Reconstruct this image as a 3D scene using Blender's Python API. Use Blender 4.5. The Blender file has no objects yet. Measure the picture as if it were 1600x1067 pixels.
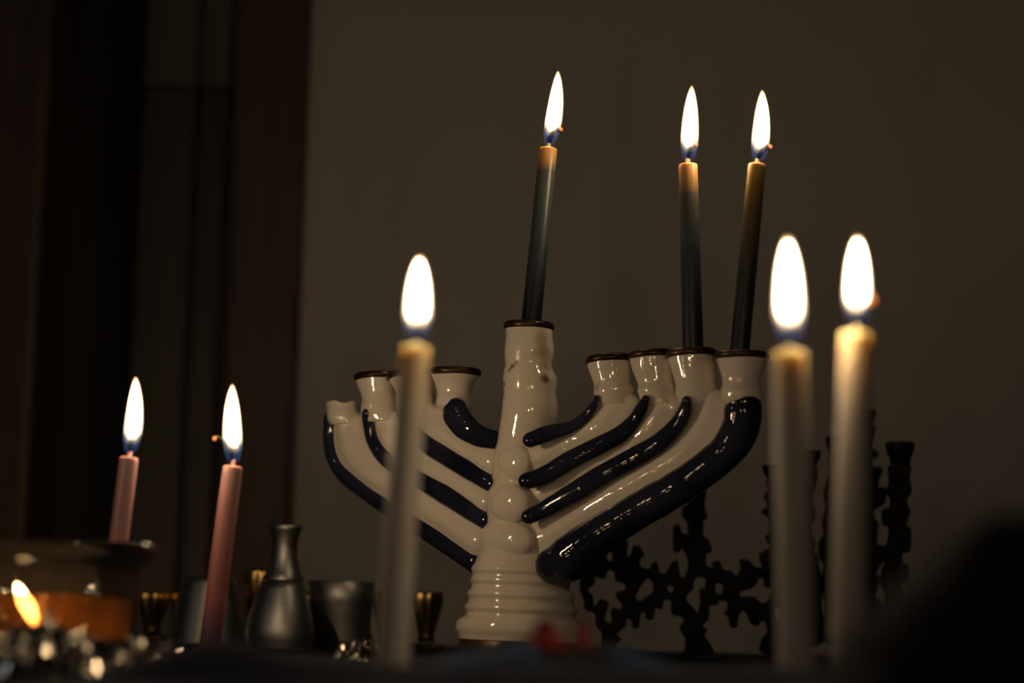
import bpy, bmesh, math, random
from mathutils import Vector, Matrix, noise

# ------------------------------------------------------------------ camera
SC = bpy.context.scene
COL = SC.collection
F = 3390.0                    # focal length in pixels of the 1600 px wide frame
TOP = 0.75                    # height of the table top
CAM = Vector((0, 0, TOP + 0.029))
PITCH, ROLL = math.radians(7.0), math.radians(1.5)
ROT = Matrix.Rotation(math.radians(90) + PITCH, 3, 'X') @ Matrix.Rotation(ROLL, 3, 'Z')
FOCUS = 1.15
cd = bpy.data.cameras.new('camera')
cd.sensor_width = 36.0
cd.lens = F * 36.0 / 1600.0
cd.clip_start = 0.02
cd.dof.use_dof = True
cd.dof.focus_distance = FOCUS
cd.dof.aperture_fstop = 5.6
cam = bpy.data.objects.new('camera', cd)
COL.objects.link(cam)
cam.location = CAM
cam.rotation_euler = ROT.to_euler()
SC.camera = cam

# ------------------------------------------------------------------ world, lamps, exposure
w = bpy.data.worlds.new('night')
SC.world = w
w.use_nodes = True
w.node_tree.nodes['Background'].inputs[0].default_value = (0.80, 0.85, 1.0, 1)
w.node_tree.nodes['Background'].inputs[1].default_value = 0.0035
SC.view_settings.view_transform = 'Standard'
SC.view_settings.look = 'None'
SC.view_settings.exposure = 0.0
SC.view_settings.gamma = 1.0
SC.view_settings.use_curve_mapping = False
SC.cycles.transparent_max_bounces = 32
WARM = (1.0, 0.69, 0.41)
FLAME = 52.0                  # radiance of a flame's core


def lamp(name, loc, power, color, radius):
    l = bpy.data.lights.new(name, 'POINT')
    l.energy = power
    l.color = color
    l.shadow_soft_size = radius
    o = bpy.data.objects.new(name, l)
    o.location = loc
    COL.objects.link(o)


# unseen candles left and right of frame; two added fill lights behind the viewer
for k, (x, y, z, p) in enumerate([(-0.36, 0.86, 0.125, .07), (-0.385, 0.84, 0.105, .07), (-0.335, 0.83, 0.118, .07),
                                  (-0.37, 0.78, 0.09, .03), (0.42, 0.45, 0.13, .08),
                                  (-0.10, -0.04, 0.12, .29), (0.06, -0.08, 0.13, .29)]):
    lamp('candle_or_fill_light', (x, y, TOP + z), p, WARM, 0.004)
# a pale lamp of the next room, far behind the viewer
lamp('room_lamp', (-1.9, -0.25, TOP + 0.85), 1.1, (0.85, 0.93, 1.0), 0.02)


# ------------------------------------------------------------------ geometry helpers
def ray(px, py):
    return ROT @ Vector(((px - 800) / F, (533.5 - py) / F, -1.0))


def at(px, py, Y):
    d = ray(px, py)
    return CAM + d * ((Y - CAM.y) / d.y)


def on_plane(px, py, p0, n):
    d = ray(px, py)
    return CAM + d * ((p0 - CAM).dot(n) / d.dot(n))


def depth(p):
    return -(ROT.transposed() @ (p - CAM)).z


def rad(rpx, p):
    return rpx * depth(p) / F


def catmull(rows, per=6):
    out = []
    n = len(rows)
    for i in range(n - 1):
        a, b, c, d = rows[max(i - 1, 0)], rows[i], rows[i + 1], rows[min(i + 2, n - 1)]
        for s in range(per):
            t = s / per
            out.append(tuple(0.5 * (2 * b[k] + (c[k] - a[k]) * t + (2 * a[k] - 5 * b[k] + 4 * c[k] - d[k]) * t * t +
                                    (3 * b[k] - a[k] - 3 * c[k] + d[k]) * t ** 3) for k in range(len(b))))
    out.append(tuple(rows[-1]))
    return out


def interp(x, pts):
    if x <= pts[0][0]:
        return pts[0][1]
    for (x0, y0), (x1, y1) in zip(pts, pts[1:]):
        if x <= x1:
            t = (x - x0) / (x1 - x0)
            t = t * t * (3 - 2 * t)
            return y0 + (y1 - y0) * t
    return pts[-1][1]


class MB:
    """collects vertices and faces of ONE mesh, in world coordinates"""
    def __init__(self):
        self.v, self.f = [], []

    def add(self, v, f):
        o = len(self.v)
        self.v += [Vector(p) for p in v]
        self.f += [tuple(i + o for i in q) for q in f]
        return self

    def rings(self, rings, cap0=True, cap1=True, closed=False):
        n = len(rings[0])
        v = [p for r in rings for p in r]
        f = []
        m = len(rings)
        for i in range(m if closed else m - 1):
            for j in range(n):
                a, b = i * n + j, i * n + (j + 1) % n
                c, d = ((i + 1) % m) * n + (j + 1) % n, ((i + 1) % m) * n + j
                f.append((a, b, c, d))
        if not closed:
            if cap0:
                f.append(tuple(reversed(range(n))))
            if cap1:
                f.append(tuple(range((m - 1) * n, m * n)))
        return self.add(v, f)

    def lathe(self, rows, n=32, cap0=True, cap1=True, axis=None, wob=0.0, seed=0):
        """rows: (centre, radius) from bottom to top"""
        ax = axis or (rows[-1][0] - rows[0][0]).normalized()
        u = ax.orthogonal().normalized()
        w_ = ax.cross(u)
        R = []
        for c, r in rows:
            ring = []
            for j in range(n):
                a = 2 * math.pi * j / n
                p = c + (u * math.cos(a) + w_ * math.sin(a)) * r
                if wob:
                    k = noise.noise(p * 55 + Vector((seed, 0, 0)))
                    p = c + (p - c) * (1 + wob * k)
                ring.append(p)
            R.append(ring)
        return self.rings(R, cap0, cap1)

    def tube(self, pts, radii, n=16, flat=None, round_ends=True):
        """swept tube; flat = (direction, factor) squeezes the section along a direction"""
        pts = [Vector(p) for p in pts]
        P, Rr = list(pts), list(radii)
        T = []
        for i in range(len(P)):
            T.append((P[min(i + 1, len(P) - 1)] - P[max(i - 1, 0)]).normalized())
        if round_ends:
            pre, post = [], []
            for a in (80, 60, 40, 20):
                s, c = math.sin(math.radians(a)), math.cos(math.radians(a))
                pre.append((P[0] - T[0] * Rr[0] * s, Rr[0] * c, T[0]))
            for a in (20, 40, 60, 80):
                s, c = math.sin(math.radians(a)), math.cos(math.radians(a))
                post.append((P[-1] + T[-1] * Rr[-1] * s, Rr[-1] * c, T[-1]))
            P = [x[0] for x in pre] + P + [x[0] for x in post]
            Rr = [x[1] for x in pre] + Rr + [x[1] for x in post]
            T = [x[2] for x in pre] + T + [x[2] for x in post]
        u = T[0].orthogonal().normalized()
        rings = []
        for p, r, t in zip(P, Rr, T):
            u = (u - t * u.dot(t)).normalized()
            w_ = t.cross(u)
            ring = []
            for j in range(n):
                a = 2 * math.pi * j / n
                o = (u * math.cos(a) + w_ * math.sin(a)) * r
                if flat:
                    o = o - flat[0] * o.dot(flat[0]) * (1 - flat[1])
                ring.append(p + o)
            rings.append(ring)
        return self.rings(rings)

    def box(self, lo, hi):
        x0, y0, z0 = lo
        x1, y1, z1 = hi
        return self.add([(x0, y0, z0), (x1, y0, z0), (x1, y1, z0), (x0, y1, z0), (x0, y0, z1), (x1, y0, z1), (x1, y1, z1), (x0, y1, z1)],
                        [(0, 3, 2, 1), (4, 5, 6, 7), (0, 1, 5, 4), (1, 2, 6, 5), (2, 3, 7, 6), (3, 0, 4, 7)])

    def ball(self, c, rx, ry, rz, n=16, m=10, rot=None):
        v, f = [], []
        rings = []
        for i in range(1, m):
            th = math.pi * i / m
            ring = []
            for j in range(n):
                a = 2 * math.pi * j / n
                o = Vector((rx * math.sin(th) * math.cos(a), ry * math.sin(th) * math.sin(a), -rz * math.cos(th)))
                ring.append(c + (rot @ o if rot else o))
            rings.append(ring)
        return self.rings(rings)

    def build(self, name, mat, parent=None, origin=None, smooth=True, bevel=0.0):
        if parent is not None:
            o0, q = Vector((0, 0, 0)), parent
            while q is not None:
                o0 = o0 + q.location
                q = q.parent
        else:
            o0 = Vector(origin) if origin is not None else Vector((
                sum(p.x for p in self.v) / len(self.v), sum(p.y for p in self.v) / len(self.v), min(p.z for p in self.v)))
        me = bpy.data.meshes.new(name)
        me.from_pydata([p - o0 for p in self.v], [], self.f)
        bm = bmesh.new()
        bm.from_mesh(me)
        bmesh.ops.recalc_face_normals(bm, faces=bm.faces)
        bm.to_mesh(me)
        bm.free()
        for p in me.polygons:
            p.use_smooth = smooth
        me.materials.append(mat)
        ob = bpy.data.objects.new(name, me)
        COL.objects.link(ob)
        if parent is not None:
            ob.parent = parent
        else:
            ob.location = o0
        if bevel:
            b = ob.modifiers.new('bevel', 'BEVEL')
            b.width = bevel
            b.segments = 2
        return ob


def tag(o, label, cat, group=None):
    o['label'] = label
    o['category'] = cat
    if group:
        o['group'] = group
    return o


def thing(name, loc, label, cat, group=None):
    o = bpy.data.objects.new(name, None)
    o.empty_display_size = 0.02
    o.location = loc
    COL.objects.link(o)
    return tag(o, label, cat, group)


def structure(o):
    o['kind'] = 'structure'
    return o


# ------------------------------------------------------------------ materials
def new_mat(name):
    m = bpy.data.materials.new(name)
    m.use_nodes = True
    nt = m.node_tree
    return m, nt, nt.nodes['Principled BSDF'], nt.nodes['Material Output']


def N(nt, kind, **inp):
    n = nt.nodes.new(kind)
    for k, v in inp.items():
        n.inputs[k.replace('_', ' ')].default_value = v
    return n


def plain(name, c0, c1=None, rough=0.5, metal=0.0, scale=30, coat=0.0, bump=0.0, bscale=120, sss=0.0, srad=(1, .5, .25), sscale=.01, stretch=None, detail=4, spec=.5):
    """principled material: colour mottled between c0 and c1 by noise, optional bump"""
    m, nt, b, out = new_mat(name)
    tc = N(nt, 'ShaderNodeTexCoord')
    mp = N(nt, 'ShaderNodeMapping')
    if stretch:
        mp.inputs['Scale'].default_value = stretch
    nt.links.new(tc.outputs['Object'], mp.inputs[0])
    no = N(nt, 'ShaderNodeTexNoise', Scale=scale, Detail=detail)
    nt.links.new(mp.outputs[0], no.inputs['Vector'])
    mx = N(nt, 'ShaderNodeMix')
    mx.data_type = 'RGBA'
    mx.inputs[6].default_value = (*c0, 1)
    mx.inputs[7].default_value = (*(c1 or c0), 1)
    cr = N(nt, 'ShaderNodeMapRange')
    cr.inputs[1].default_value, cr.inputs[2].default_value = .35, .65
    nt.links.new(no.outputs[0], cr.inputs[0])
    nt.links.new(cr.outputs[0], mx.inputs[0])
    nt.links.new(mx.outputs[2], b.inputs['Base Color'])
    b.inputs['Roughness'].default_value = rough
    b.inputs['Metallic'].default_value = metal
    b.inputs['Specular IOR Level'].default_value = spec
    b.inputs['Coat Weight'].default_value = coat
    b.inputs['Coat Roughness'].default_value = .06
    if sss:
        b.inputs['Subsurface Weight'].default_value = sss
        b.inputs['Subsurface Radius'].default_value = srad
        b.inputs['Subsurface Scale'].default_value = sscale
    if bump:
        n2 = N(nt, 'ShaderNodeTexNoise', Scale=bscale, Detail=3)
        nt.links.new(mp.outputs[0], n2.inputs['Vector'])
        bp = N(nt, 'ShaderNodeBump', Strength=bump, Distance=.001)
        nt.links.new(n2.outputs[0], bp.inputs['Height'])
        nt.links.new(bp.outputs[0], b.inputs['Normal'])
    return m


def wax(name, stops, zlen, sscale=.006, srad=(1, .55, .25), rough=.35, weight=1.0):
    """candle wax coloured along its length by dye and, at some tips, painted flame glow; stops: (distance from the tip as a share of zlen, colour); uses the generated height"""
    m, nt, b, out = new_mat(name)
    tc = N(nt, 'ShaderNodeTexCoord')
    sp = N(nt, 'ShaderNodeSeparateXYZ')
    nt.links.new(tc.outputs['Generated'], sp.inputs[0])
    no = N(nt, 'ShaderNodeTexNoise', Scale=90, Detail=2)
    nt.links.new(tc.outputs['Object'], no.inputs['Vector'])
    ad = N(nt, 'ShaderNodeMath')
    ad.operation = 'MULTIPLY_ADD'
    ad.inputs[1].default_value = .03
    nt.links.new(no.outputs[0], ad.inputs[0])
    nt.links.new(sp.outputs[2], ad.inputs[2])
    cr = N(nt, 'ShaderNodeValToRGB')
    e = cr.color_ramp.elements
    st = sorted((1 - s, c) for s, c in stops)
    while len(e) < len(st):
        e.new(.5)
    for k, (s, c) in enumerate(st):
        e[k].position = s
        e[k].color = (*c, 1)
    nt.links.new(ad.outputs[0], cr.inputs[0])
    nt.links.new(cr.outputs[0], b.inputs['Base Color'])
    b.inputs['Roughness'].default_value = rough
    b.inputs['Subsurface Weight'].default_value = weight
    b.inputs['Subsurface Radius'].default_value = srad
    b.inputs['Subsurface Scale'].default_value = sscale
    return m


def glow(name, stops):
    """flame: emission along the height added to full transparency; stops (height share, colour, strength)"""
    m, nt, b, out = new_mat(name)
    nt.nodes.remove(b)
    tc = N(nt, 'ShaderNodeTexCoord')
    sp = N(nt, 'ShaderNodeSeparateXYZ')
    nt.links.new(tc.outputs['Generated'], sp.inputs[0])
    cr = N(nt, 'ShaderNodeValToRGB')
    mxs = max(s[2] for s in stops)
    e = cr.color_ramp.elements
    while len(e) < len(stops):
        e.new(.5)
    for k, (h, c, s) in enumerate(stops):
        e[k].position = h
        e[k].color = (*[x * s / mxs for x in c], 1)
    nt.links.new(sp.outputs[2], cr.inputs[0])
    em = N(nt, 'ShaderNodeEmission', Strength=mxs)
    nt.links.new(cr.outputs[0], em.inputs[0])
    tr = N(nt, 'ShaderNodeBsdfTransparent')
    ads = N(nt, 'ShaderNodeAddShader')
    nt.links.new(em.outputs[0], ads.inputs[0])
    nt.links.new(tr.outputs[0], ads.inputs[1])
    nt.links.new(ads.outputs[0], out.inputs[0])
    return m


def thin_glass(name, tint, rough=.02, haze=0.0, haze_col=(1, .5, .1), swirl=None):
    """clear pane of glass: tinted see-through and a Fresnel gloss, with an optional share of translucent wax"""
    m, nt, b, out = new_mat(name)
    nt.nodes.remove(b)
    tr = N(nt, 'ShaderNodeBsdfTransparent', Color=(*tint, 1))
    gl = N(nt, 'ShaderNodeBsdfGlossy', Roughness=rough)
    fr = N(nt, 'ShaderNodeFresnel', IOR=1.5)
    mx = N(nt, 'ShaderNodeMixShader')
    nt.links.new(fr.outputs[0], mx.inputs[0])
    src = tr
    if haze:
        tl = N(nt, 'ShaderNodeBsdfTranslucent', Color=(*haze_col, 1))
        if swirl:
            tc = N(nt, 'ShaderNodeTexCoord')
            no = N(nt, 'ShaderNodeTexNoise', Scale=38, Detail=2)
            nt.links.new(tc.outputs['Object'], no.inputs['Vector'])
            cr = N(nt, 'ShaderNodeValToRGB')
            cr.color_ramp.elements[0].position, cr.color_ramp.elements[0].color = .40, (*swirl, 1)
            cr.color_ramp.elements[1].position, cr.color_ramp.elements[1].color = .62, (*haze_col, 1)
            nt.links.new(no.outputs[0], cr.inputs[0])
            nt.links.new(cr.outputs[0], tl.inputs[0])
        m2 = N(nt, 'ShaderNodeMixShader', Fac=haze)
        nt.links.new(tr.outputs[0], m2.inputs[1])
        nt.links.new(tl.outputs[0], m2.inputs[2])
        src = m2
    nt.links.new(src.outputs[0], mx.inputs[1])
    nt.links.new(gl.outputs[0], mx.inputs[2])
    nt.links.new(mx.outputs[0], out.inputs[0])
    return m


M_WALL = plain('wall_paint', (.65, .61, .545), (.68, .64, .57), .85, scale=6, bump=.15, bscale=60)
M_WOOD = plain('dark_wood', (.10, .066, .048), (.14, .092, .066), .5, scale=14, stretch=(6, 6, .5), bump=.2, bscale=40)
M_JAMB = plain('jamb_wood', (.15, .125, .11), (.20, .165, .145), .5, scale=14, stretch=(6, 6, .5), bump=.2, bscale=40)
M_WOODB = plain('black_wood', (.026, .022, .020), (.038, .031, .027), .6, scale=14, stretch=(6, 6, .5))
M_FLOOR = plain('floor_boards', (.10, .06, .035), (.15, .09, .05), .5, scale=8, stretch=(1, 8, 1))
M_TABLE = plain('table_wood', (.12, .06, .03), (.18, .09, .045), .4, scale=10, stretch=(1, 8, 8))
M_CLOTH = plain('navy_cloth', (.020, .025, .046), (.030, .036, .064), .9, scale=260, bump=.5, bscale=900, spec=.2)
M_BLACK = plain('black_cloth', (.008, .008, .011), (.013, .013, .017), .95, scale=200, bump=.5, bscale=700, spec=.1)
M_BLUE = plain('blue_glaze', (.009, .010, .022), (.030, .032, .056), .045, scale=26, coat=0.0, stretch=(1, 1, 1), bump=.25, bscale=90, detail=5)
M_BRONZE = plain('bronze_glaze', (.016, .010, .007), (.10, .055, .028), .32, metal=.55, scale=60, bump=.4, bscale=150)
M_IRON = plain('black_iron', (.004, .0045, .005), (.009, .010, .010), .42, spec=.10, scale=90, bump=1.0, bscale=170)
M_PEWTER = plain('pewter', (.30, .30, .29), (.36, .355, .34), .42, metal=1.0, scale=40, stretch=(1, 1, 12), bump=.06, bscale=400)
M_PEWTER_IN = plain('pewter_inside', (.12, .12, .12), (.16, .16, .16), .5, metal=1.0, scale=40)
M_BRASS = plain('brass', (.62, .40, .13), (.74, .50, .20), .27, metal=1.0, scale=50, bump=.1, bscale=80)
M_FOIL = plain('aluminium_foil', (.36, .33, .27), (.46, .42, .35), .16, metal=1.0, scale=50, bump=.25, bscale=90)
M_TIN = plain('dark_tin', (.02, .02, .022), (.03, .03, .032), .5, metal=.6, scale=60)
M_WICK = plain('charred_wick', (.004, .004, .005), (.008, .008, .008), .95, scale=300, spec=.1)
M_WICKW = plain('waxed_wick', (.55, .40, .20), (.6, .45, .25), .6, scale=300, sss=1.0, sscale=.003)
M_EMBER = glow('ember', [(0, (1, .22, .04), 1.2), (1, (1, .30, .08), 1.8)])
M_GLASS = thin_glass('clear_glass', (.93, .91, .86), .05, haze=.022, haze_col=(.8, .62, .42))
M_AMBER = thin_glass('amber_glass', (.72, .34, .12), .06, haze=.30, haze_col=(.80, .25, .04), swirl=(.14, .07, .04))

# ceramic: ivory glaze with a few brown kiln stains on the middle cup
M_WHITE, _nt, _b, _o = new_mat('ivory_glaze')


def ceramic_nodes(nt, b, stains):
    geo = N(nt, 'ShaderNodeNewGeometry')
    no = N(nt, 'ShaderNodeTexNoise', Scale=24, Detail=4)
    nt.links.new(geo.outputs['Position'], no.inputs['Vector'])
    mx = N(nt, 'ShaderNodeMix')
    mx.data_type = 'RGBA'
    mx.inputs[6].default_value = (.74, .66, .54, 1)
    mx.inputs[7].default_value = (.82, .75, .64, 1)
    nt.links.new(no.outputs[0], mx.inputs[0])
    last = mx.outputs[2]
    nz = N(nt, 'ShaderNodeTexNoise', Scale=260, Detail=3)
    nt.links.new(geo.outputs['Position'], nz.inputs['Vector'])
    for p, r, c, s in stains:
        ds = N(nt, 'ShaderNodeVectorMath')
        ds.operation = 'DISTANCE'
        ds.inputs[1].default_value = p
        nt.links.new(geo.outputs['Position'], ds.inputs[0])
        ma = N(nt, 'ShaderNodeMath')
        ma.operation = 'MULTIPLY_ADD'
        ma.inputs[1].default_value = r * .9
        nt.links.new(nz.outputs[0], ma.inputs[0])
        nt.links.new(ds.outputs['Value'], ma.inputs[2])
        mr = N(nt, 'ShaderNodeMapRange')
        mr.inputs[1].default_value, mr.inputs[2].default_value = r * .75, r * 1.5
        mr.inputs[3].default_value, mr.inputs[4].default_value = s, 0
        nt.links.new(ma.outputs[0], mr.inputs[0])
        m2 = N(nt, 'ShaderNodeMix')
        m2.data_type = 'RGBA'
        m2.inputs[7].default_value = (*c, 1)
        nt.links.new(mr.outputs[0], m2.inputs[0])
        nt.links.new(last, m2.inputs[6])
        last = m2.outputs[2]
    nt.links.new(last, b.inputs['Base Color'])
    b.inputs['Roughness'].default_value = .03
    b.inputs['Specular IOR Level'].default_value = .95
    b.inputs['Coat Weight'].default_value = 0.0
    b.inputs['Coat Roughness'].default_value = .05
    n2 = N(nt, 'ShaderNodeTexNoise', Scale=230, Detail=2)
    nt.links.new(geo.outputs['Position'], n2.inputs['Vector'])
    bp = N(nt, 'ShaderNodeBump', Strength=.13, Distance=.001)
    nt.links.new(n2.outputs[0], bp.inputs['Height'])
    nt.links.new(bp.outputs[0], b.inputs['Normal'])
    nt.links.new(bp.outputs[0], b.inputs['Coat Normal'])


# ------------------------------------------------------------------ the room
WY = 1.85
floor = structure(MB().box((-2.2, -2.0, -0.05), (2.2, WY, 0)).build('floor', M_FLOOR, smooth=False))
xe = at(470, 500, WY).x                    # where the pale wall ends and the dark doorway begins
wall = structure(MB().box((xe, WY, 0), (2.2, WY + .12, 2.5)).build('wall_back', M_WALL, smooth=False))
d0, d1 = at(352, 500, WY).x, at(205, 500, WY).x
d2, d3 = at(62, 500, WY).x, at(-160, 500, WY).x
structure(MB().box((d0, WY - .022, 0), (xe, WY + .12, 2.2)).build('trim_1', M_WOOD, smooth=False, bevel=.008))
door = structure(MB().box((d2, WY + .10, 0), (d1, WY + .14, 2.2)).build('door_1', M_WOODB, smooth=False))
# fluted jamb in two lengths that meet in a seam, and the jamb at the far side
zs = at(280, 138, WY).z
jamb = structure(MB().box((d1, WY + .03, 0), (d0, WY + .12, 2.2)).build('trim_2', M_WOODB, smooth=False))
for z0, z1 in ((0, zs - .002), (zs + .002, 2.2)):
    m = MB()
    for fa_, fb_ in ((.0, .60), (.62, .93), (.94, 1.0)):
        a = d1 + (d0 - d1) * fa_
        b = d1 + (d0 - d1) * fb_
        m.tube([((a + b) / 2, WY + .004, z0), ((a + b) / 2, WY + .004, z1)], [(b - a) / 2] * 2, n=20, flat=(Vector((0, 1, 0)), .35), round_ends=False)
    m.build('fluted_board', M_JAMB, jamb)
structure(MB().box((d3, WY - .01, 0), (d2, WY + .12, 2.2)).build('trim_3', M_WOOD, smooth=False, bevel=.008))
structure(MB().box((-2.2, WY, 0), (d3, WY + .12, 2.5)).build('wall_left', M_WALL, smooth=False))
structure(MB().box((d3, WY, 2.2), (xe, WY + .12, 2.5)).build('wall_over', M_WALL, smooth=False)).name = 'wall_top'

# ------------------------------------------------------------------ table and cloth
tb = thing('table', (0, 1.0, 0), 'wooden table under the dark navy cloth that carries everything', 'table')
MB().box((-.68, .24, TOP - .04), (.68, 1.68, TOP - .004)).build('tabletop', M_TABLE, tb, smooth=False, bevel=.004)
for sx in (-.62, .62):
    for sy in (.30, 1.62):
        MB().box((sx - .03, sy - .03, 0), (sx + .03, sy + .03, TOP - .04)).build('leg', M_TABLE, tb, smooth=False, bevel=.004)


def crest(pts, Y):
    """ridge heights above the table from the outline seen at distance Y"""
    out = []
    for px, py in pts:
        p = at(px, py, Y)
        out.append((p.x, max(p.z - TOP, 0)))
    return out


RID = [
    (.655, .020, crest([(-120, 1075), (60, 1060), (175, 1044), (240, 1020), (300, 1001), (350, 996), (400, 1003), (470, 1019), (560, 1029), (650, 1034), (760, 1050), (900, 1070)], .655)),
    (.625, .016, crest([(560, 1075), (640, 1046), (760, 1036), (900, 1037), (1050, 1040), (1200, 1036), (1290, 1040), (1400, 1040), (1500, 1060)], .625)),
    (.93, .016, crest([(250, 1060), (330, 1022), (480, 1020), (560, 1025), (650, 1020), (720, 1016), (800, 1060)], .95)),
]


def cloth_h(x, y):
    h = 0
    for Y, s, c in RID:
        yy = Y + .006 * math.sin(x * 47)
        g = math.exp(-((y - yy) / s) ** 2)
        if g > .002:
            h = max(h, interp(x, c) * g)
    return h + .0006 * (noise.noise(Vector((x * 22, y * 22, 0))) + .6)


m = MB()
nx, ny = 230, 300
x0, x1, y0, y1 = -.70, .70, .22, 1.70
vv, ff = [], []
for j in range(ny + 1):
    for i in range(nx + 1):
        x, y = x0 + (x1 - x0) * i / nx, y0 + (y1 - y0) * j / ny
        z = TOP + (cloth_h(x, y) if .3 < y < 1.0 else 0) - .0012
        e = max(abs(x) - .685, .235 - y, y - 1.685, 0)
        if e > 0:
            z = TOP - .16 + .004 * math.sin(x * 60 + y * 60)
        vv.append((x, y, z))
for j in range(ny):
    for i in range(nx):
        a = j * (nx + 1) + i
        ff.append((a, a + 1, a + nx + 2, a + nx + 1))
m.add(vv, ff)
cl = m.build('tablecloth', M_CLOTH, origin=(0, 1.0, TOP))
tag(cl, 'dark navy tablecloth with soft wrinkles, under the menorahs and candles', 'tablecloth')

# black bundle of cloth, nearest the viewer on the right
BY = .45
bc = crest([(1180, 1175), (1215, 1118), (1250, 1085), (1300, 1035), (1360, 965), (1420, 908), (1470, 858), (1505, 822), (1540, 800), (1600, 803), (1680, 825), (1800, 860), (1950, 960), (2100, 1108), (2140, 1178)], BY)
m = MB()
nx, ny = 110, 60
vv, ff = [], []
for j in range(ny + 1):
    for i in range(nx + 1):
        x = bc[0][0] + (bc[-1][0] - bc[0][0]) * i / nx
        t = -1 + 2 * j / ny
        y = BY + .065 * t
        fold = 1 + .07 * math.sin(x * 260 + t * 3.0) * (abs(t)) + .10 * noise.noise(Vector((x * 40, t * 2, 3))) * abs(t)
        h = interp(x, bc) * max(0, math.cos(t * math.pi / 2)) ** .75 * fold
        vv.append((x, y, TOP + h + .0005))
for j in range(ny):
    for i in range(nx):
        a = j * (nx + 1) + i
        ff.append((a, a + 1, a + nx + 2, a + nx + 1))
nb = len(vv)
rim = [i for i in range(nx + 1)] + [j * (nx + 1) + nx for j in range(1, ny + 1)] + [ny * (nx + 1) + i for i in range(nx - 1, -1, -1)] + [j * (nx + 1) for j in range(ny - 1, 0, -1)]
ff.append(tuple(reversed(rim)))
m.add(vv, ff)
tag(m.build('folded_cloth', M_BLACK), 'black heap of bundled cloth rising at the right, nearest the viewer', 'cloth')

# ------------------------------------------------------------------ the ceramic menorah
YC = 1.15
TH = math.radians(35)
P0 = at(813, 985, YC)
P0.z = TOP
UDIR = Vector((math.cos(TH), -math.sin(TH), 0))           # along the branches, the right side nearer
NDIR = Vector((-math.sin(TH), -math.cos(TH), 0))          # out of its front


def pl(px, py, n=0.0):
    return on_plane(px, py, P0 + NDIR * n, NDIR)


men = thing('ceramic_menorah', P0, 'white glazed ceramic menorah with dark blue stripes on its branches', 'menorah')
stain_pts = []
STEM = [(813, 1001, 97), (813, 994, 98), (813, 984, 101), (813, 972, 98), (813, 965, 88), (814, 959, 85), (814, 951, 89), (814, 943, 83.5),
        (814, 937, 82), (814, 929, 84.5), (813.5, 921, 78), (813, 915, 76.5), (813, 908, 79), (813, 900, 74.5), (813, 891, 77.5), (813, 880, 71), (813, 865, 66),
        (813, 860, 65), (813, 846, 65), (814, 830, 61), (814, 817, 52), (814, 803, 54), (815, 787, 56), (815, 770, 53), (816, 757, 46), (816, 742, 48), (817, 724, 48), (818, 706, 46), (820, 692, 43), (822, 675, 43),
        (826, 655, 44), (828, 640, 44), (828, 630, 43.5), (828, 620, 41.5), (828, 612, 41), (828, 602, 42), (828.5, 592, 42.5), (827, 582, 40),
        (825.5, 572, 36.5), (826, 562, 37.5), (827, 550, 39), (827, 538, 38), (827, 526, 36.5), (826.5, 514, 37)]
rows = []
for cx, cy, r in catmull(STEM, 3):
    c = pl(cx, cy)
    rows.append((c, rad(r, c)))
zax = Vector((.012, 0, 1)).normalized()
c_top, r_top = rows[-1]
inner = [(c_top + zax * .001, r_top * .93), (c_top + zax * .0005, r_top * .66), (c_top - zax * .012, r_top * .60), (c_top - zax * .022, r_top * .56)]
MB().lathe(rows + inner, n=56, axis=zax, wob=.012).build('stem', M_WHITE, men)
# three beads on the front of the stem
bq = Matrix.Rotation(-TH, 3, 'Z')
for px, py, rx, ry in ((804, 723, 31, 29), (798, 787, 37, 31), (798, 845, 45, 30)):
    p = pl(px, py, .0128 if ry < 30 else .0155)
    MB().ball(p, rad(rx, p), rad(rx, p) * .5, rad(ry, p), 28, 16, bq).build('bead', M_WHITE, men)


def ring_band(c, r, h, ax, seed, over=1.06, hole=.62):
    """bronze lip of a cup, with its open mouth"""
    rows = [(c - ax * h, r * .97), (c - ax * h * .8, r * over), (c - ax * h * .25, r * over * 1.01), (c + ax * h * .08, r * .99), (c + ax * h * .10, r * (hole + .14)), (c - ax * h * .2, r * hole), (c - ax * .012, r * hole * .93)]
    return MB().lathe(rows, n=40, cap0=False, cap1=False, axis=ax, wob=.035, seed=seed)


ring_band(c_top + zax * .0032, r_top, .0038, zax, 1).build('rim', M_BRONZE, men)
cb = pl(813, 1000)
cb.z = TOP
rb_ = rad(96, cb)
hb = pl(813, 1000).z - TOP
MB().lathe([(cb, rb_ * .97), (cb + Vector((0, 0, .001)), rb_ * 1.0), (cb + Vector((0, 0, hb)), rb_ * 1.003), (cb + Vector((0, 0, hb + .001)), rb_ * .97)], n=48, wob=.004).build('base_band', M_BRONZE, men)

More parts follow.
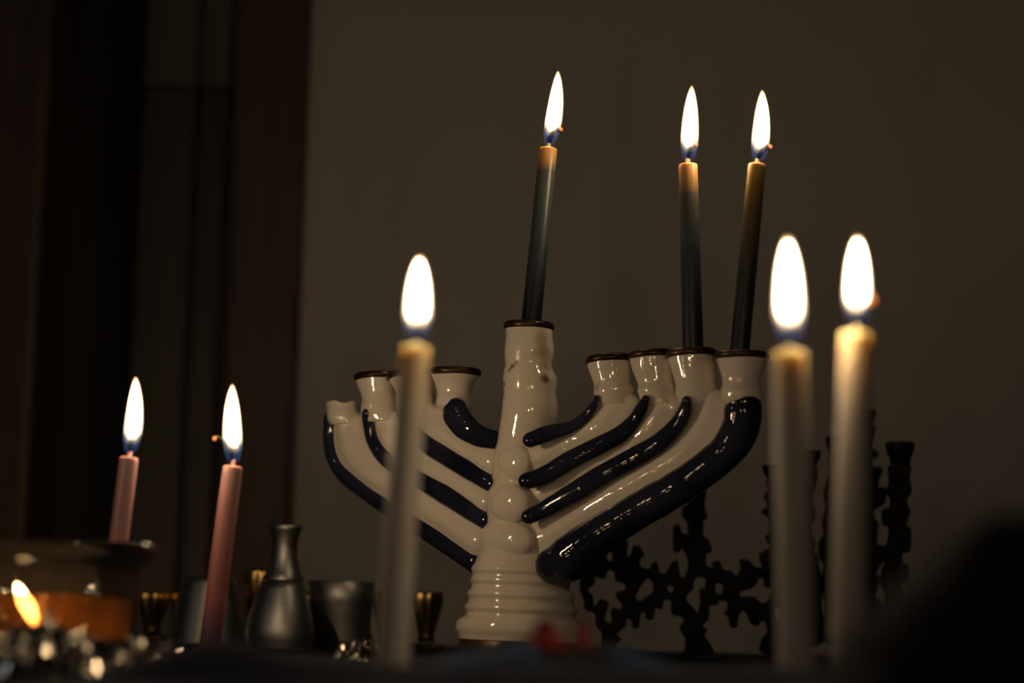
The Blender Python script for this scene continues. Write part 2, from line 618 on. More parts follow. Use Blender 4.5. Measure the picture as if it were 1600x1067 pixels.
# branches: blue raised stripes and the white ones between, (x, y, radius) along each
BL = {
    'R1': [(829, 687, 13), (859, 676, 13), (889, 668, 10), (910, 655, 9), (925, 638, 8), (932, 622, 5)],
    'R2': [(823, 751, 13), (850, 743, 15), (892, 718, 15), (940, 694, 15), (970, 678, 14), (991, 657, 12), (1001, 641, 11), (1009, 624, 7)],
    'R3': [(826, 807, 12), (852, 795, 14), (901, 767, 17), (940, 743, 17), (988, 717, 17), (1030, 692, 16), (1058, 664, 14), (1070, 643, 12), (1073, 627, 9)],
    'R4': [(864, 883, 28), (892, 871, 37), (937, 836, 31), (995, 799, 29), (1045, 770, 29), (1090, 741, 28), (1135, 704, 29), (1157, 668, 30), (1161, 640, 31), (1161, 630, 28)],
    'L1': [(776, 688, 14), (748, 681, 17), (726, 666, 21), (713, 650, 23), (711, 644, 23)],
    'L2': [(768, 757, 13), (744, 741, 15), (705, 718, 15), (662, 690, 15), (642, 670, 13), (627, 650, 9)],
    'L3': [(758, 814, 13), (734, 798, 15), (701, 776, 16), (664, 754, 15), (632, 735, 14), (601, 715, 13), (583, 690, 11), (576, 664, 10), (573, 647, 9)],
    'L4': [(742, 878, 17), (716, 860, 17), (670, 829, 17), (620, 798, 17), (584, 774, 16), (556, 753, 16), (535, 734, 15), (522, 711, 14), (517, 682, 13), (517, 655, 12)],
}
for k, pts in BL.items():
    m = MB()
    P, R = [], []
    rows = catmull(pts, 5)
    for i, (px, py, r) in enumerate(rows):
        s = i / (len(rows) - 1)
        if k[0] == 'R':
            n = .0135 * (1 - s) ** 2 + .0065
            if k == 'R4':
                n = .010 * (1 - s) ** 2 + .0005
        else:
            n = .0045
            if k == 'L4':
                n = .001
        n += .0050 * min(1, s / .45) if k == 'L1' else (.003 if k[1] == '4' else .006) * s ** 4
        p = pl(px, py, n)
        P.append(p)
        R.append(rad(r, p) * (1 + .05 * noise.noise(Vector((px * .05, py * .05, len(k))))))
    m.tube(P, R, n=20, flat=(NDIR, .45 if k == 'L1' else .72 if k[1] != '4' else .9))
    m.build('blue_stripe', M_BLUE, men)


for side in 'RL':
    m = MB()
    for k in (1, 2, 3):
        A, B = catmull(BL[side + str(k)], 6), catmull(BL[side + str(k + 1)], 6)
        for fr in (.22, .36, .5, .64, .78):
            P, R = [], []
            for i in range(17):
                q = i / 16 * (1 if .45 < fr < .55 else .93)
                pa, pb = A[round(q * (len(A) - 1))], B[round(q * (len(B) - 1))]
                d = math.hypot(pa[0] - pb[0], pa[1] - pb[1])
                n = (.006 * (1 - q) ** 2 + .001) if side == 'R' else .0005
                p = pl(pa[0] + (pb[0] - pa[0]) * fr, pa[1] + (pb[1] - pa[1]) * fr, n)
                P.append(p)
                R.append(rad(min(max(d * .26, 11), 17) * (1.3 if fr == .5 else 1 if .3 < fr < .7 else .8), p))
            m.tube(P, R, n=16, flat=(NDIR, 1.0))
    ob = m.build('branch', M_WHITE, men)
    rm = ob.modifiers.new('fuse', 'REMESH')
    rm.mode = 'VOXEL'
    rm.voxel_size = .0012
    rm.use_smooth_shade = True
    sm = ob.modifiers.new('soften', 'SMOOTH')
    sm.factor = .5
    sm.iterations = 14

# the cups: (x, y, radius) from foot to lip; a lip of None is broken off
CUPS = [
    [(966, 633, 24), (962, 627, 27), (960, 616, 31), (960, 609, 31.5), (958, 601, 29.5), (956, 590, 31), (954, 577, 34), (953, 566, 36)],
    [(1036, 633, 24), (1030, 627, 27), (1028, 617, 30), (1027, 610, 31), (1026, 601, 29), (1024, 588, 31), (1021, 573, 34), (1020, 559, 36)],
    [(1094, 633, 26), (1090, 627, 30), (1089, 618, 33), (1088, 610, 33), (1087, 602, 31.5), (1085, 588, 32.5), (1082, 572, 35), (1080, 557, 37.5)],
    [(1160, 633, 28), (1159, 627, 32), (1159, 617, 33.5), (1159, 610, 33), (1158, 601, 29.5), (1158, 590, 30.5), (1159, 574, 36), (1159, 560, 41)],
    [(711, 642, 22), (710, 635, 29), (710, 625, 29), (710, 616, 27), (710, 606, 28.5), (710, 596, 32), (711, 585, 38.5)],
    [(656, 660, 26), (652, 646, 29), (651, 636, 31), (650, 625, 31), (648, 614, 29), (645, 602, 31), (641, 590, 35)],
    [(596, 660, 25), (593, 649, 28), (592, 638, 28), (592, 626, 26.5), (591, 616, 27), (589, 605, 30), (588, 592, 33)],
    [(540, 664, 22), (537, 654, 25), (536, 645, 25), (535, 637, 25), (535, 631, 25.5)],
]
RIMS = {}
for k, rowp in enumerate(CUPS):
    rows = []
    nn = .002
    for px, py, r in catmull(rowp, 4):
        c = pl(px, py, nn)
        rows.append((c, rad(r, c)))
    ax = (rows[-1][0] - rows[len(rows) // 2][0]).normalized()
    ax = (ax * .4 + Vector((0, 0, 1)) * .6).normalized()
    c, r = rows[-1]
    broken = k == 7
    hole = .62 if not broken else .70
    inner = [(c + ax * .0006, r * .9), (c + ax * .0002, r * hole), (c - ax * .012, r * hole * .92)]
    mb = MB().lathe(rows + inner, n=36, axis=ax, wob=.03 if not broken else .08, seed=k)
    if broken:      # the lip has snapped off unevenly
        for p in mb.v:
            if p.z > c.z - .004:
                p.z += .0016 * noise.noise(p * 160)
    cup = mb.build('cup', M_WHITE, men)
    if broken:
        cup['label'] = 'outermost left cup, its lip broken off'
    else:
        ring_band(c + ax * .0028, r, .0036, ax, k * 7).build('rim', M_BRONZE, men)
    RIMS[k] = (c, r, ax)



def surf(px, py):
    """point of the stem's surface behind a pixel"""
    cx, _, r = min(STEM, key=lambda q: abs(q[1] - py))
    o = max(-.96, min(.96, (px - cx) / r))
    c = pl(cx, py)
    return at(px, py, c.y - rad(r, c) * math.sqrt(1 - o * o))


ceramic_nodes(_nt, _b, [
    (surf(801, 573), .0020, (.20, .08, .03), .8), (surf(796, 578), .0018, (.20, .08, .03), .7), (surf(806, 566), .0016, (.24, .11, .05), .6),
    (surf(787, 600), .0022, (.12, .045, .02), .9), (surf(852, 592), .0034, (.20, .08, .03), .9), (surf(848, 548), .0060, (.46, .27, .12), .6),
    (surf(846, 528), .0055, (.46, .27, .12), .55), (surf(852, 572), .0040, (.40, .22, .10), .6),
    (pl(1013, 645, .004), .0016, (.16, .03, .02), .9), (pl(936, 606, .01), .0030, (.20, .21, .25), .6)])

# ------------------------------------------------------------------ candles
FL_OUT = glow('flame_shell', [(0, (.02, .045, .16), .12), (.14, (.05, .09, .22), .24), (.22, (.30, .32, .40), .25), (.32, (1, .72, .40), .9), (.7, (1, .62, .27), 1.3), (1, (1, .5, .16), .8)])
FL_MID = glow('flame_mantle', [(0, (.02, .03, .1), .0), (.15, (1, .70, .36), .35), (.35, (1, .72, .38), 4), (1, (1, .66, .32), 4)])
FL_IN = glow('flame_core', [(0, (1, .70, .40), .0), (.12, (1, .70, .40), 3), (.35, (1, .72, .44), FLAME), (1, (1, .72, .44), FLAME)])
PROF = [(0, .56), (.06, .74), (.14, .90), (.24, .98), (.34, 1.0), (.46, .96), (.58, .88), (.70, .76), (.80, .61), (.89, .43), (.95, .27), (.985, .13), (1, .02)]


def flame(parent, base, tip, r, bend=Vector((0, 0, 0)), blunt=1.0):
    def shell(t0, t1, k):
        rows = []
        for t, q in PROF:
            s = t0 + (t1 - t0) * t
            c = base.lerp(tip, s) + bend * (4 * s * (1 - s))
            rows.append((c, r * q * k))
        return MB().lathe(rows, n=18, axis=(tip - base).normalized())
    fo = shell(0, 1, 1.0).build('flame', FL_OUT, parent)
    shell(.11, .975, .86).build('flame_mantle', FL_MID, fo)
    shell(.17, .945, .72).build('flame_core', FL_IN, fo)
    return fo


def candle(Ybot, bottom, top, rb, rt, mat, label, group, wick, tip, fbase, fr, Ytop=None, holder=None, bend=0.0, sink=0.0, table=False):
    """bottom/top: pixel of the ends of the wax; wick: pixel path; the flame from fbase to tip (pixels)"""
    Yt = Ytop or Ybot
    b, t = at(*bottom, Ybot), at(*top, Yt)
    ax = (t - b).normalized()
    if sink:
        b = b - ax * sink
    if table:
        b = b + ax * ((TOP + table - b.z) / ax.z)
    root = thing('candle', b, label, 'candle', group)
    Rb, Rt = rad(rb, b), rad(rt, t)
    L = (t - b).length
    side = ROT @ Vector((1, 0, 0))
    rows = [(b, Rb * .9), (b + ax * .001, Rb)]
    for i in range(1, 14):
        s = i / 14
        rows.append((b + ax * L * s + side * bend * 4 * s * (1 - s), Rb + (Rt - Rb) * s))
    nub = .0010 if Yt > .9 else 0
    rows += [(t - ax * .0012, Rt), (t - ax * .0003, Rt * .94), (t + ax * .0001, Rt * .75), (t - ax * .0004, Rt * .34), (t - ax * .0003, Rt * .22), (t + ax * (.0012 + nub), Rt * (.20 + nub * 40)), (t + ax * (.0022 + nub), Rt * .12)]
    MB().lathe(rows, n=28, axis=ax, wob=.008, seed=bottom[0]).build('wax_body', mat, root)
    wp = [at(px, py, Yt) for px, py in wick]
    # wick in front half of the flame: pale waxed foot, charred stalk, glowing tip
    cv = catmull([tuple(p) for p in wp], 5)
    cv = [Vector(p) for p in cv]
    rw = .00125 if len(wick) > 4 else .0009
    wk = MB().tube(cv, [rw * min(1.1, .4 + 2.0 * i / len(cv)) for i in range(len(cv))], n=8).build('wick', M_WICK, root)
    return root, wk, cv, t, Yt, (tip, fbase, fr)


def light_up(c, ember=True, bend=0.0):
    root, wk, cv, t, Yt, (tip, fbase, fr) = c
    if ember:
        MB().ball(cv[-1], .0015, .0015, .0013, 10, 6).build('ember', M_EMBER, wk)
    b, tp = at(*fbase, Yt), at(*tip, Yt)
    flame(root, b, tp, rad(fr, b), ROT @ Vector((bend, 0, 0)))


G1 = 'blue candles in the ceramic menorah'
BLUE_STOPS = [(0, (.88, .60, .27)), (.06, (.72, .42, .14)), (.09, (.55, .32, .11)), (.14, (.10, .115, .10)), (.45, (.055, .075, .085)), (.80, (.012, .014, .024)), (1, (.004, .004, .008))]  # warm stops at the tip paint the flame's glow into blue wax
BLUE_STOPS2 = [(0, (.88, .62, .27)), (.06, (.70, .42, .14)), (.10, (.50, .30, .10)), (.17, (.11, .12, .10)), (.45, (.040, .060, .080)), (.85, (.012, .020, .036)), (1, (.008, .012, .022))]  # orange tip is flame light shining through the wax, put into its colour
GLOW_STOPS = [(0, (.86, .62, .25)), (.07, (.58, .37, .11)), (.13, (.36, .23, .07)), (.25, (.16, .115, .05)), (.5, (.05, .05, .04)), (.85, (.012, .017, .022)), (1, (.008, .010, .014))]  # gold fading down from the tip is painted flame glow, not dye
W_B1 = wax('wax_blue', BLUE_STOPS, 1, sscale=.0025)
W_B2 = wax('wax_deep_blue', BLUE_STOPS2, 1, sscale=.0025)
W_B3 = wax('wax_olive_blue', GLOW_STOPS, 1, sscale=.0025)
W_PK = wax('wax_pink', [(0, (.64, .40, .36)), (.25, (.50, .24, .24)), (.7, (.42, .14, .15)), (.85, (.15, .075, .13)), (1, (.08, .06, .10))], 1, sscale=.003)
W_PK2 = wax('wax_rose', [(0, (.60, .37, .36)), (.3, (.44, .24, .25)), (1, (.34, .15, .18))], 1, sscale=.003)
W_WH = wax('wax_white', [(0, (.92, .74, .38)), (.08, (.80, .65, .42)), (.22, (.60, .565, .51)), (1, (.56, .545, .52))], 1, sscale=.006, srad=(1, .92, .80))  # yellow tip is flame glow painted into the white wax

yc3, yc4 = RIMS[2][0].y, RIMS[3][0].y
yst = c_top.y
c = candle(yst, (830, 503), (857, 231), 16, 14, W_B1, 'tall blue candle with flame glow painted into its tip in the raised middle cup of the ceramic menorah', G1,
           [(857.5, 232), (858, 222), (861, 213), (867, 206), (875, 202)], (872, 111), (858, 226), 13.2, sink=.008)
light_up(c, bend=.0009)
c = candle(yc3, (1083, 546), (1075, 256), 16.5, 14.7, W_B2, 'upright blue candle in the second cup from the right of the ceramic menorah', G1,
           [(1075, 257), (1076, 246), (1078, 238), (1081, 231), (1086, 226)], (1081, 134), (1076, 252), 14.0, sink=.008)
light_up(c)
c = candle(yc4, (1156, 546), (1183, 256), 15.5, 14, W_B3, 'leaning blue candle with flame glow painted into its upper half in the rightmost cup of the ceramic menorah', G1,
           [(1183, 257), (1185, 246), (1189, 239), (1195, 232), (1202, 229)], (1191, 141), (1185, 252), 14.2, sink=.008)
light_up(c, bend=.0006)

HOLD = []
G2 = 'pink candles at the left'
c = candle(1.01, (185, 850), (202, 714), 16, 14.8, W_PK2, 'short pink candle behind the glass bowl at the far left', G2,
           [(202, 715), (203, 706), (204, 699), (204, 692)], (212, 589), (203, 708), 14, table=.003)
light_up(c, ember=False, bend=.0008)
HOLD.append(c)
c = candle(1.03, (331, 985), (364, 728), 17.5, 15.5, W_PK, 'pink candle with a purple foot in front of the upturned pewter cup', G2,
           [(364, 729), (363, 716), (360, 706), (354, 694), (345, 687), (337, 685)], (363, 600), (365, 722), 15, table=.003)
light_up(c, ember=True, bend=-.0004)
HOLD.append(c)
G3 = 'white candles in the foreground'
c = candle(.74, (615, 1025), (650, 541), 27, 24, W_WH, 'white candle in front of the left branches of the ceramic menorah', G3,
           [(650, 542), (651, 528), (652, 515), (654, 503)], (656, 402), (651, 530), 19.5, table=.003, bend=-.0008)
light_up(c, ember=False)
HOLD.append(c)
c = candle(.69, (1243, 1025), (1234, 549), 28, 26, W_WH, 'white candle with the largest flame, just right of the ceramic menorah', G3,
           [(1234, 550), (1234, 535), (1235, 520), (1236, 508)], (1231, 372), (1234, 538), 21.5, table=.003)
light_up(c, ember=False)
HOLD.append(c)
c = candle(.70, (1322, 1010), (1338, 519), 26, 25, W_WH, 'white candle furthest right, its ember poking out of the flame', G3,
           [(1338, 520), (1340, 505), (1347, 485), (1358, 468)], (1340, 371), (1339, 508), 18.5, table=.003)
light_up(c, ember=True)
HOLD.append(c)
names = ['low dark candle cup behind the glass bowl, under the short pink candle', 'low dark candle cup under the pink candle with a purple foot',
         'low dark candle cup under the left white candle', 'low dark candle cup under the white candle with the largest flame', 'low dark candle cup under the white candle furthest right']
for (root, wk, cv, t, Yt, fl), nm in zip(HOLD, names):
    b = root.location.copy()
    b.z = TOP + .0008
    r = .0062 if Yt < .9 else .0068
    up = Vector((0, 0, 1))
    ho = MB().lathe([(b, r * 2.0), (b + up * .0012, r * 2.0), (b + up * .0018, r * 1.25), (b + up * .006, r * 1.15), (b + up * .0062, r * 1.03), (b + up * .002, r * 1.0), (b + up * .0018, r * .2)],
                    n=28, axis=up).build('candle_cup', M_TIN)
    tag(ho, nm, 'candle holder', 'low dark candle cups')

# ------------------------------------------------------------------ black iron menorah behind, of pierced lattice
YI = 1.32
PI0 = at(1085, 1000, YI)
PI0.z = TOP
iron = thing('iron_menorah', PI0, 'black cast iron menorah of pierced lattice standing behind the ceramic one', 'menorah')


def c4(x, y):
    return (780 + x / 3.476, 760 + y / 3.476)


def c5(x, y):
    return (1140 + x / 2.285, 600 + y / 2.285)


def plate(name, outlines, Y, thick, parent, res=4):
    """cast plate: smooth outlines (first the rim, then the holes) filled, given thickness and rounded edges"""
    cu = bpy.data.curves.new('outline', 'CURVE')
    cu.dimensions = '2D'
    cu.fill_mode = 'BOTH'
    cu.extrude = thick / 2
    cu.bevel_depth = .0011
    cu.bevel_resolution = 1
    cu.offset = -.0009
    for poly in outlines:
        rows = [at(px, py, Y) for px, py in poly]
        n = len(rows)
        pts = []
        for i in range(n):
            a, b, c, d = rows[i - 1], rows[i], rows[(i + 1) % n], rows[(i + 2) % n]
            for s in range(res):
                t = s / res
                pts.append(.5 * (2 * b + (c - a) * t + (2 * a - 5 * b + 4 * c - d) * t * t + (3 * b - a - 3 * c + d) * t ** 3))
        s_ = cu.splines.new('POLY')
        s_.points.add(len(pts) - 1)
        for k, p in enumerate(pts):
            s_.points[k].co = (p.x, p.z, 0, 1)
        s_.use_cyclic_u = True
    tmp = bpy.data.objects.new('outline', cu)
    COL.objects.link(tmp)
    dg = bpy.context.evaluated_depsgraph_get()
    me = bpy.data.meshes.new_from_object(tmp.evaluated_get(dg))
    bpy.data.objects.remove(tmp)
    mb = MB()
    mb.add([Vector((v.co.x, Y - v.co.z, max(v.co.y, TOP + .0006))) for v in me.vertices], [tuple(p.vertices) for p in me.polygons])
    bpy.data.meshes.remove(me)
    o = mb.build(name, M_IRON, parent)
    es = o.modifiers.new('edges', 'EDGE_SPLIT')
    es.split_angle = math.radians(35)
    return o


outer = [c4(*p) for p in [
    (450, 470), (440, 560), (460, 610), (470, 670), (520, 690), (530, 760), (560, 800), (560, 905),
    (640, 905), (632, 860), (660, 830), (635, 800), (680, 760), (690, 720), (720, 725), (730, 765), (755, 760), (765, 690), (795, 685), (800, 715),
    (830, 720), (845, 660), (880, 665), (890, 620), (935, 620), (940, 690), (1000, 710), (1005, 735), (985, 760), (1000, 800), (1015, 830), (1010, 890), (1000, 905),
    (1150, 905), (1150, 870), (1110, 810), (1125, 780), (1100, 755), (1130, 720), (1140, 650), (1180, 640), (1190, 620), (1240, 625), (1240, 670),
    (1225, 690), (1250, 710), (1260, 760), (1285, 760), (1295, 700), (1320, 675), (1350, 690), (1370, 740), (1400, 755), (1415, 730), (1450, 735),
    (1460, 790), (1430, 830), (1435, 905), (1620, 905), (1625, 800), (1600, 700), (1625, 560), (1600, 430), (1540, 330), (1480, 330), (1450, 345), (1420, 370), (1435, 430), (1390, 440), (1350, 405), (1310, 400), (1315, 440), (1290, 490), (1250, 460), (1210, 450), (1190, 405),
    (1165, 410), (1160, 440), (1120, 430), (1120, 370), (1150, 350), (1130, 290), (1105, 270), (1105, 190), (1125, 170), (1110, 110), (1120, 20), (1115, -60),
    (1035, -60), (1030, 70), (1020, 100), (1000, 110), (995, 150), (1025, 200), (1025, 260), (985, 250), (975, 215), (950, 220), (950, 340), (975, 355), (990, 330),
    (1020, 370), (1030, 430), (1010, 490), (980, 490), (965, 410), (940, 415), (910, 465), (870, 470), (855, 415), (835, 415), (820, 445), (770, 440), (760, 400),
    (785, 375), (760, 330), (730, 325), (720, 360), (690, 380), (690, 290), (600, 310), (540, 370), (480, 430)]]
holes = [
    [(480, 560), (515, 530), (520, 490), (570, 500), (585, 460), (625, 460), (635, 510), (680, 525), (685, 560), (640, 575), (645, 610), (670, 640), (660, 665),
     (620, 660), (610, 690), (615, 730), (590, 740), (570, 715), (590, 650), (580, 620), (545, 615), (530, 645), (510, 640), (505, 595)],
    [(745, 580), (780, 520), (810, 500), (838, 520), (835, 575), (800, 600), (770, 620), (740, 610)],
    [(905, 550), (930, 535), (955, 555), (930, 578)],
    [(1060, 500), (1120, 495), (1120, 550), (1095, 560), (1095, 640), (1075, 690), (1050, 660), (1015, 620), (1015, 590), (1045, 560)],
    [(1170, 530), (1215, 530), (1215, 580), (1175, 580)],
    [(1305, 570), (1360, 555), (1390, 530), (1410, 495), (1440, 500), (1445, 540), (1480, 555), (1480, 590), (1450, 630), (1410, 630), (1380, 600), (1310, 600)],
    [(585, 360), (600, 340), (618, 370), (610, 405), (585, 400)],
    [(1482, 420), (1520, 372), (1548, 380), (1548, 440), (1490, 452)],
    [(1490, 670), (1520, 650), (1540, 680), (1530, 735), (1500, 720)]]
plate('lattice', [outer] + [[c4(*p) for p in h] for h in holes], YI, .012, iron)

# columns of knotted iron: left outline down, right outline up, then their cups
COLS = [
    ([(135, 345), (142, 372), (126, 400), (140, 430), (116, 455), (140, 475), (145, 530), (131, 545), (145, 575), (140, 600), (110, 610), (120, 650), (140, 690)],
     [(195, 690), (200, 640), (205, 600), (195, 560), (205, 520), (195, 470), (205, 430), (195, 390), (190, 345)], (115, 212, 290, 350), 1.32),
    ([(258, 300), (250, 340), (262, 390), (250, 440), (258, 500), (246, 560), (258, 640), (246, 720), (258, 800), (256, 920)],
     [(330, 920), (322, 780), (326, 700), (315, 660), (310, 620), (295, 600), (300, 570), (288, 540), (284, 500), (296, 490), (300, 452), (290, 440), (290, 400), (305, 350), (304, 300)], (236, 326, 238, 305), 1.345),
    ([(358, 260), (361, 310), (340, 390), (350, 430), (335, 490), (340, 530), (320, 570), (325, 620), (340, 650), (330, 720), (345, 800), (335, 920)],
     [(420, 920), (415, 800), (425, 700), (412, 600), (425, 500), (410, 420), (420, 340), (405, 260)], (340, 424, 190, 262), 1.35),
    ([(450, 150), (455, 250), (445, 330), (455, 420), (445, 520), (455, 640), (445, 760), (450, 920)],
     [(505, 920), (512, 800), (500, 660), (512, 540), (500, 430), (508, 330), (500, 270), (520, 265), (523, 245), (500, 230), (505, 200), (511, 150)], (438, 523, 94, 155), 1.37),
    ([(468, 360), (475, 420), (465, 500), (475, 560), (465, 640), (470, 760), (468, 920)],
     [(540, 920), (560, 860), (560, 800), (545, 790), (516, 760), (520, 740), (530, 690), (515, 680), (530, 650), (550, 620), (550, 580), (520, 570), (525, 500), (510, 480), (510, 450), (530, 440), (550, 420), (550, 375), (525, 370), (524, 350)], (455, 545, 297, 362), 1.345),
    ([(574, 290), (576, 350), (565, 380), (580, 412), (576, 438), (552, 450), (552, 500), (575, 510), (570, 560), (558, 590), (560, 640), (550, 660), (545, 710), (555, 730), (566, 775), (550, 800), (535, 860), (530, 920)],
     [(600, 920), (600, 800), (620, 770), (606, 716), (630, 705), (632, 650), (611, 640), (612, 602), (638, 595), (640, 520), (626, 510), (630, 480), (638, 450), (625, 420), (643, 380), (635, 340), (638, 290)], (555, 663, 208, 295), 1.32),
]
for left, right, cup, Y in COLS:
    col = plate('column', [[c5(*p) for p in left + right]], Y, .013, iron, res=3)
    xa, xb, ya, yb = cup
    t0 = at(*c5((xa + xb) / 2, yb), Y)
    t1 = at(*c5((xa + xb) / 2, ya), Y)
    r = rad((xb - xa) / 2 / 2.285, t1)
    ax = (t1 - t0).normalized()
    H = (t1 - t0).length
    MB().lathe([(t0 - ax * .004, r * .52), (t0, r * .58), (t0 + ax * H * .35, r * .70), (t0 + ax * H * .6, r * .90), (t0 + ax * H * .95, r * 1.0), (t1, r * .96), (t1 - ax * .001, r * .7), (t1 - ax * .010, r * .55)],
               n=24, axis=ax, wob=.10, seed=xa).build('candle_socket', M_IRON, col)
# foot bar that joins the columns
a, b = at(960, 1010, YI), at(1420, 1010, YI)
MB().box((a.x, YI - .012, TOP + .0006), (b.x, YI + .065, TOP + .0045)).build('foot', M_IRON, iron, smooth=False, bevel=.001)

# ------------------------------------------------------------------ pewter jug and cups
YP = 1.30


def px_lathe(rows, Y, n=44, wob=0.0):
    out = []
    for px, py, r in rows:
        p = at(px, py, Y)
        out.append((p, rad(r, p)))
    out.sort(key=lambda q: q[0].z)
    return out


def rest(rows, zmin=TOP + .0008):
    """carry the lowest ring of a turned shape down to the table"""
    c, r = rows[0]
    d = (rows[-1][0] - rows[0][0]).normalized()
    return [(c + d * ((zmin - c.z) / d.z), r)] + [q for q in rows if q[0].z > zmin + .001]


UP = Vector((0, 0, 1))
G4 = 'pewter drinking set'
body = rest(px_lathe([(437, 1012, 50), (437.5, 1000, 54), (437.5, 985, 54), (438, 968, 51.5), (439, 950, 46.5), (440, 936, 42.5), (441, 920, 36.5), (442, 908, 32.5)], YP))
jug = thing('jug', body[0][0], 'slim pewter jug with a narrow flared neck between two pewter cups', 'jug', G4)
MB().lathe(body, n=48, axis=UP).build('body', M_PEWTER, jug)
nk = px_lathe([(442, 907.2, 32.5), (442.5, 905.5, 33), (443, 896, 28), (443.5, 883, 23.5), (444, 868, 20.8), (444.5, 852, 20), (445.5, 838, 22), (446, 828, 25), (446.5, 821, 26.8)], YP)
c, r = nk[-1]
MB().lathe(nk + [(c + UP * .0004, r * .95), (c - UP * .008, r * .75), (c - UP * .03, r * .68)], n=48, axis=UP).build('neck', M_PEWTER, jug)

cu = rest(px_lathe([(537, 1015, 39), (536.5, 1000, 40.5), (535, 970, 44.5), (534, 940, 48.5), (533.5, 909, 52)], YP + .03))
c, r = cu[-1]
tag(MB().lathe(cu + [(c + UP * .0004, r * .97), (c - UP * .004, r * .93), (c - UP * .038, r * .76)], n=48, axis=UP).build('pewter_cup', M_PEWTER),
    'pewter cup standing upright, right of the slim pewter jug', 'cup', G4)
cu = rest(px_lathe([(324, 1012, 64), (324.5, 1003, 63), (325, 980, 58), (326, 940, 50), (327, 912, 42), (327.5, 904, 40)], YP + .03))
c, r = cu[-1]
tag(MB().lathe(cu + [(c + UP * .0006, r * .94), (c + UP * .0008, r * .5)], n=48, axis=UP).build('pewter_cup', M_PEWTER),
    'pewter cup turned upside down behind the taller pink candle', 'cup', G4)

# ------------------------------------------------------------------ brass menorah with tulip cups behind the pewter
YB = 1.40
q0 = at(437, 1000, YB)
q0.z = TOP
brass = thing('brass_menorah', q0, 'small shiny brass menorah with a row of tulip cups behind the pewter jug', 'menorah')
xa, xb = at(165, 1000, YB).x, at(690, 1000, YB).x
m = MB()
m.tube([(xa, YB, TOP + .004), (xb, YB, TOP + .003)], [.0022] * 2, n=14)
m.build('base_bar', M_BRONZE, brass)


def tulip(px, top):
    p1 = at(px, top, YB)
    p0 = Vector((p1.x, YB, TOP + .006))
    H = p1.z - p0.z
    R = rad(24, p1)
    ax = (p1 - p0).normalized()
    prof = [(0, .56), (.12, .52), (.22, .56), (.36, .67), (.52, .82), (.68, .92), (.82, 1.0), (.94, .99), (1, .95)]
    n = 48
    rings = []
    for t, q in prof + [(.99, .86), (.85, .84), (.5, .6)]:
        ring = []
        for j in range(n):
            a = 2 * math.pi * j / n
            fl = 1 + .10 * math.cos(6 * a + px) * min(1, t * 1.5)
            ring.append(p0 + (p1 - p0) * t + Vector((math.cos(a), math.sin(a), 0)) * R * q * fl)
        rings.append(ring)
    MB().rings(rings).build('tulip_cup', M_BRASS, brass)


for px in (180, 240, 294, 350, 487, 547, 607, 668):
    tulip(px, 924)
tulip(408, 888)

# ------------------------------------------------------------------ glass bowl with amber glass insert and a small flame
YG = .88
ct = at(55, 848, YG)
Rg = rad(190, ct)
cb = Vector((ct.x, YG, TOP + .0008))
H = ct.z - cb.z
bowl = thing('glass_bowl', cb, 'clear glass bowl with a glowing amber lower half at the far left', 'bowl')
t_ = .0026
prof = [(0, .70), (.02, .78), (.1, .82), (.5, .855), (.80, .89), (.86, .94), (.93, .985), (1, 1.0)]
outer_ = [(cb + UP * H * t, Rg * q) for t, q in prof]
inner_ = [(cb + UP * (H * t if t > .05 else .004), Rg * q - t_) for t, q in reversed(prof)]
MB().lathe(outer_ + [(cb + UP * (H + .0008), Rg - t_ / 2)] + inner_, n=64, axis=UP).build('glass', M_GLASS, bowl)
ha = at(55, 927, YG).z - cb.z
ins = [(cb + UP * .0045, Rg * .66), (cb + UP * .0055, Rg * .765), (cb + UP * ha * .55, Rg * .80), (cb + UP * ha, Rg * .81)]
MB().lathe(ins, n=56, axis=UP, cap1=False).build('amber_liner', M_AMBER, bowl)
tl = at(40, 975, YG - .005)
tlz = Vector((tl.x, tl.y, cb.z + .0055))
wd = MB().lathe([(tlz, .006), (tlz + UP * .006, .0062), (tlz + UP * .0062, .002)], n=20, axis=UP).build('tea_light', W_WH, bowl)
wkp = [tlz + UP * .006, tlz + UP * .009]
MB().tube(wkp, [.0006] * 2, n=8).build('wick', M_WICK, wd)
FL_S = glow('small_flame', [(0, (1, .62, .28), 2.5), (.3, (1, .66, .32), 14), (1, (1, .62, .28), 14)])
fa, fb, fc = at(53, 972, YG - .005), at(45, 950, YG - .005), at(26, 913, YG - .005)
cv = [Vector(p) for p in catmull([tuple(fa), tuple(fb), tuple(fa.lerp(fc, .6)), tuple(fc)], 5)]
n_ = len(cv)
MB().tube(cv, [.0002 + .0028 * math.sin(math.pi * min(1, .12 + .86 * i / (n_ - 1))) ** .7 for i in range(n_)], n=12).build('flame', FL_S, bowl)


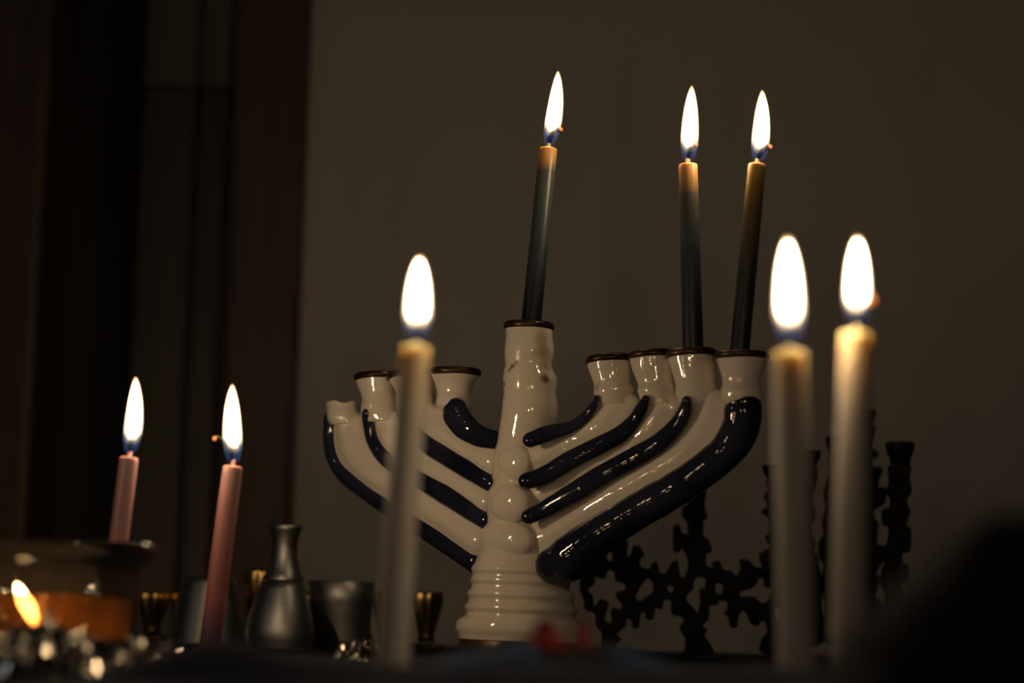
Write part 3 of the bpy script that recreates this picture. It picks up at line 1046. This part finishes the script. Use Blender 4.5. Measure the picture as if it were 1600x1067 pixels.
# ------------------------------------------------------------------ crumpled foil
def crumple(name, cx, cy, rx, ry, hgt, seed, label, n=44, base=0.0):
    vv, ff = [], []
    for j in range(n + 1):
        for i in range(n + 1):
            u, v = -1 + 2 * i / n, -1 + 2 * j / n
            s = max(0, 1 - (u * u + v * v)) ** .55 if u * u + v * v < 1 else 0
            q = Vector((u * rx * 160, v * ry * 160, seed))
            # sharp creases: ridged cell noise
            cr = abs(noise.noise(q)) * 1.0 + abs(noise.noise(q * 2.3 + Vector((5, 2, 1)))) * .5 + .35 * abs(noise.noise(q * 4.1))
            k = 1.0
            d = math.hypot(u, v)
            if d > 1:
                u, v = u / d, v / d
            z = TOP + .0008 + base + hgt * s * (.62 + .55 * cr) * (.75 + .35 * noise.noise(Vector((u * 1.7, v * 1.7, seed + 9)))) + .0016 * cr * (1 if d < .97 else 0)
            vv.append((cx + u * rx, cy + v * ry, z))
    for j in range(n):
        for i in range(n):
            a = j * (n + 1) + i
            ff.append((a, a + 1, a + n + 2, a + n + 1))
    o = MB().add(vv, ff).build(name, M_FOIL, smooth=False)
    tag(o, label, 'foil', 'crumpled pieces of foil')
    return o


p = at(85, 1020, .79)
crumple('crumpled_foil', p.x, .785, .031, .030, .0235, 3.0, 'largest heap of crumpled silver foil, in front of the glass bowl')
p = at(232, 1010, .82)
crumple('crumpled_foil', p.x, .80, .024, .022, .0150, 11.0, 'flat strip of crumpled foil right of the glass bowl', n=24)
p = at(556, 1010, .97)
crumple('crumpled_foil', p.x, 1.0, .0135, .016, .0175, 21.0, 'small ball of crumpled foil at the foot of the upright pewter cup', n=22)

# ------------------------------------------------------------------ printed napkin
m_nap, nt, b, out = new_mat('printed_napkin')
geo = N(nt, 'ShaderNodeNewGeometry')
no = N(nt, 'ShaderNodeTexNoise', Scale=45, Detail=2)
nt.links.new(geo.outputs['Position'], no.inputs['Vector'])
cr = N(nt, 'ShaderNodeValToRGB')
e = cr.color_ramp.elements
e[0].position, e[0].color = .38, (.030, .038, .056, 1)
e[1].position, e[1].color = .60, (.04, .10, .24, 1)
nt.links.new(no.outputs[0], cr.inputs[0])
nt.links.new(cr.outputs[0], b.inputs['Base Color'])
b.inputs['Roughness'].default_value = .9
NY = .66
npx = [(p.x, p.z - TOP) for p in [at(x, y, NY) for x, y in [(640, 1100), (665, 1068), (700, 1030), (760, 1016), (830, 1012), (900, 1014), (960, 1016), (1030, 1036), (1100, 1068), (1140, 1100)]]]
vv, ff = [], []
nx, ny = 90, 30
for j in range(ny + 1):
    for i in range(nx + 1):
        x = npx[0][0] + (npx[-1][0] - npx[0][0]) * i / nx
        t = -1 + 2 * j / ny
        h = max(0, interp(x, npx)) * max(0, 1 - t * t) * (1 + .12 * noise.noise(Vector((x * 90, t * 2, 0))))
        vv.append((x, NY + .020 * t + .004 * math.sin(x * 60), TOP + .001 + h))
for j in range(ny):
    for i in range(nx):
        a = j * (nx + 1) + i
        ff.append((a, a + 1, a + nx + 2, a + nx + 1))
nap = MB().add(vv, ff).build('napkin', m_nap)
tag(nap, 'rumpled dark blue napkin with red corners in front of the ceramic menorah', 'napkin')
M_RED = plain('red_print', (.36, .022, .022), (.44, .035, .03), .8, scale=60)
for px, py, wd_ in ((852, 967, 36), (913, 963, 15)):
    a, b_, c_ = at(px - wd_, 1014, NY), at(px + wd_, 1014, NY), at(px, py, NY)
    mb = MB()
    n = 10
    rings = []
    for i in range(n + 1):
        s = i / n
        l, r_ = a.lerp(c_, s - .30 * s * s), b_.lerp(c_, s - .30 * s * s)
        l.z = r_.z = a.z + (c_.z - a.z) * s ** .8
        y = .004 * (1 - s) + .0006
        bow = Vector((0, .003 * math.sin(s * 3), 0))
        rings.append([l + bow, (l + r_) / 2 + bow + Vector((0, -y, 0)), r_ + bow, (l + r_) / 2 + bow + Vector((0, y, 0))])
    mb.rings(rings).build('red_corner', M_RED, nap)['label'] = 'red printed corner standing up'
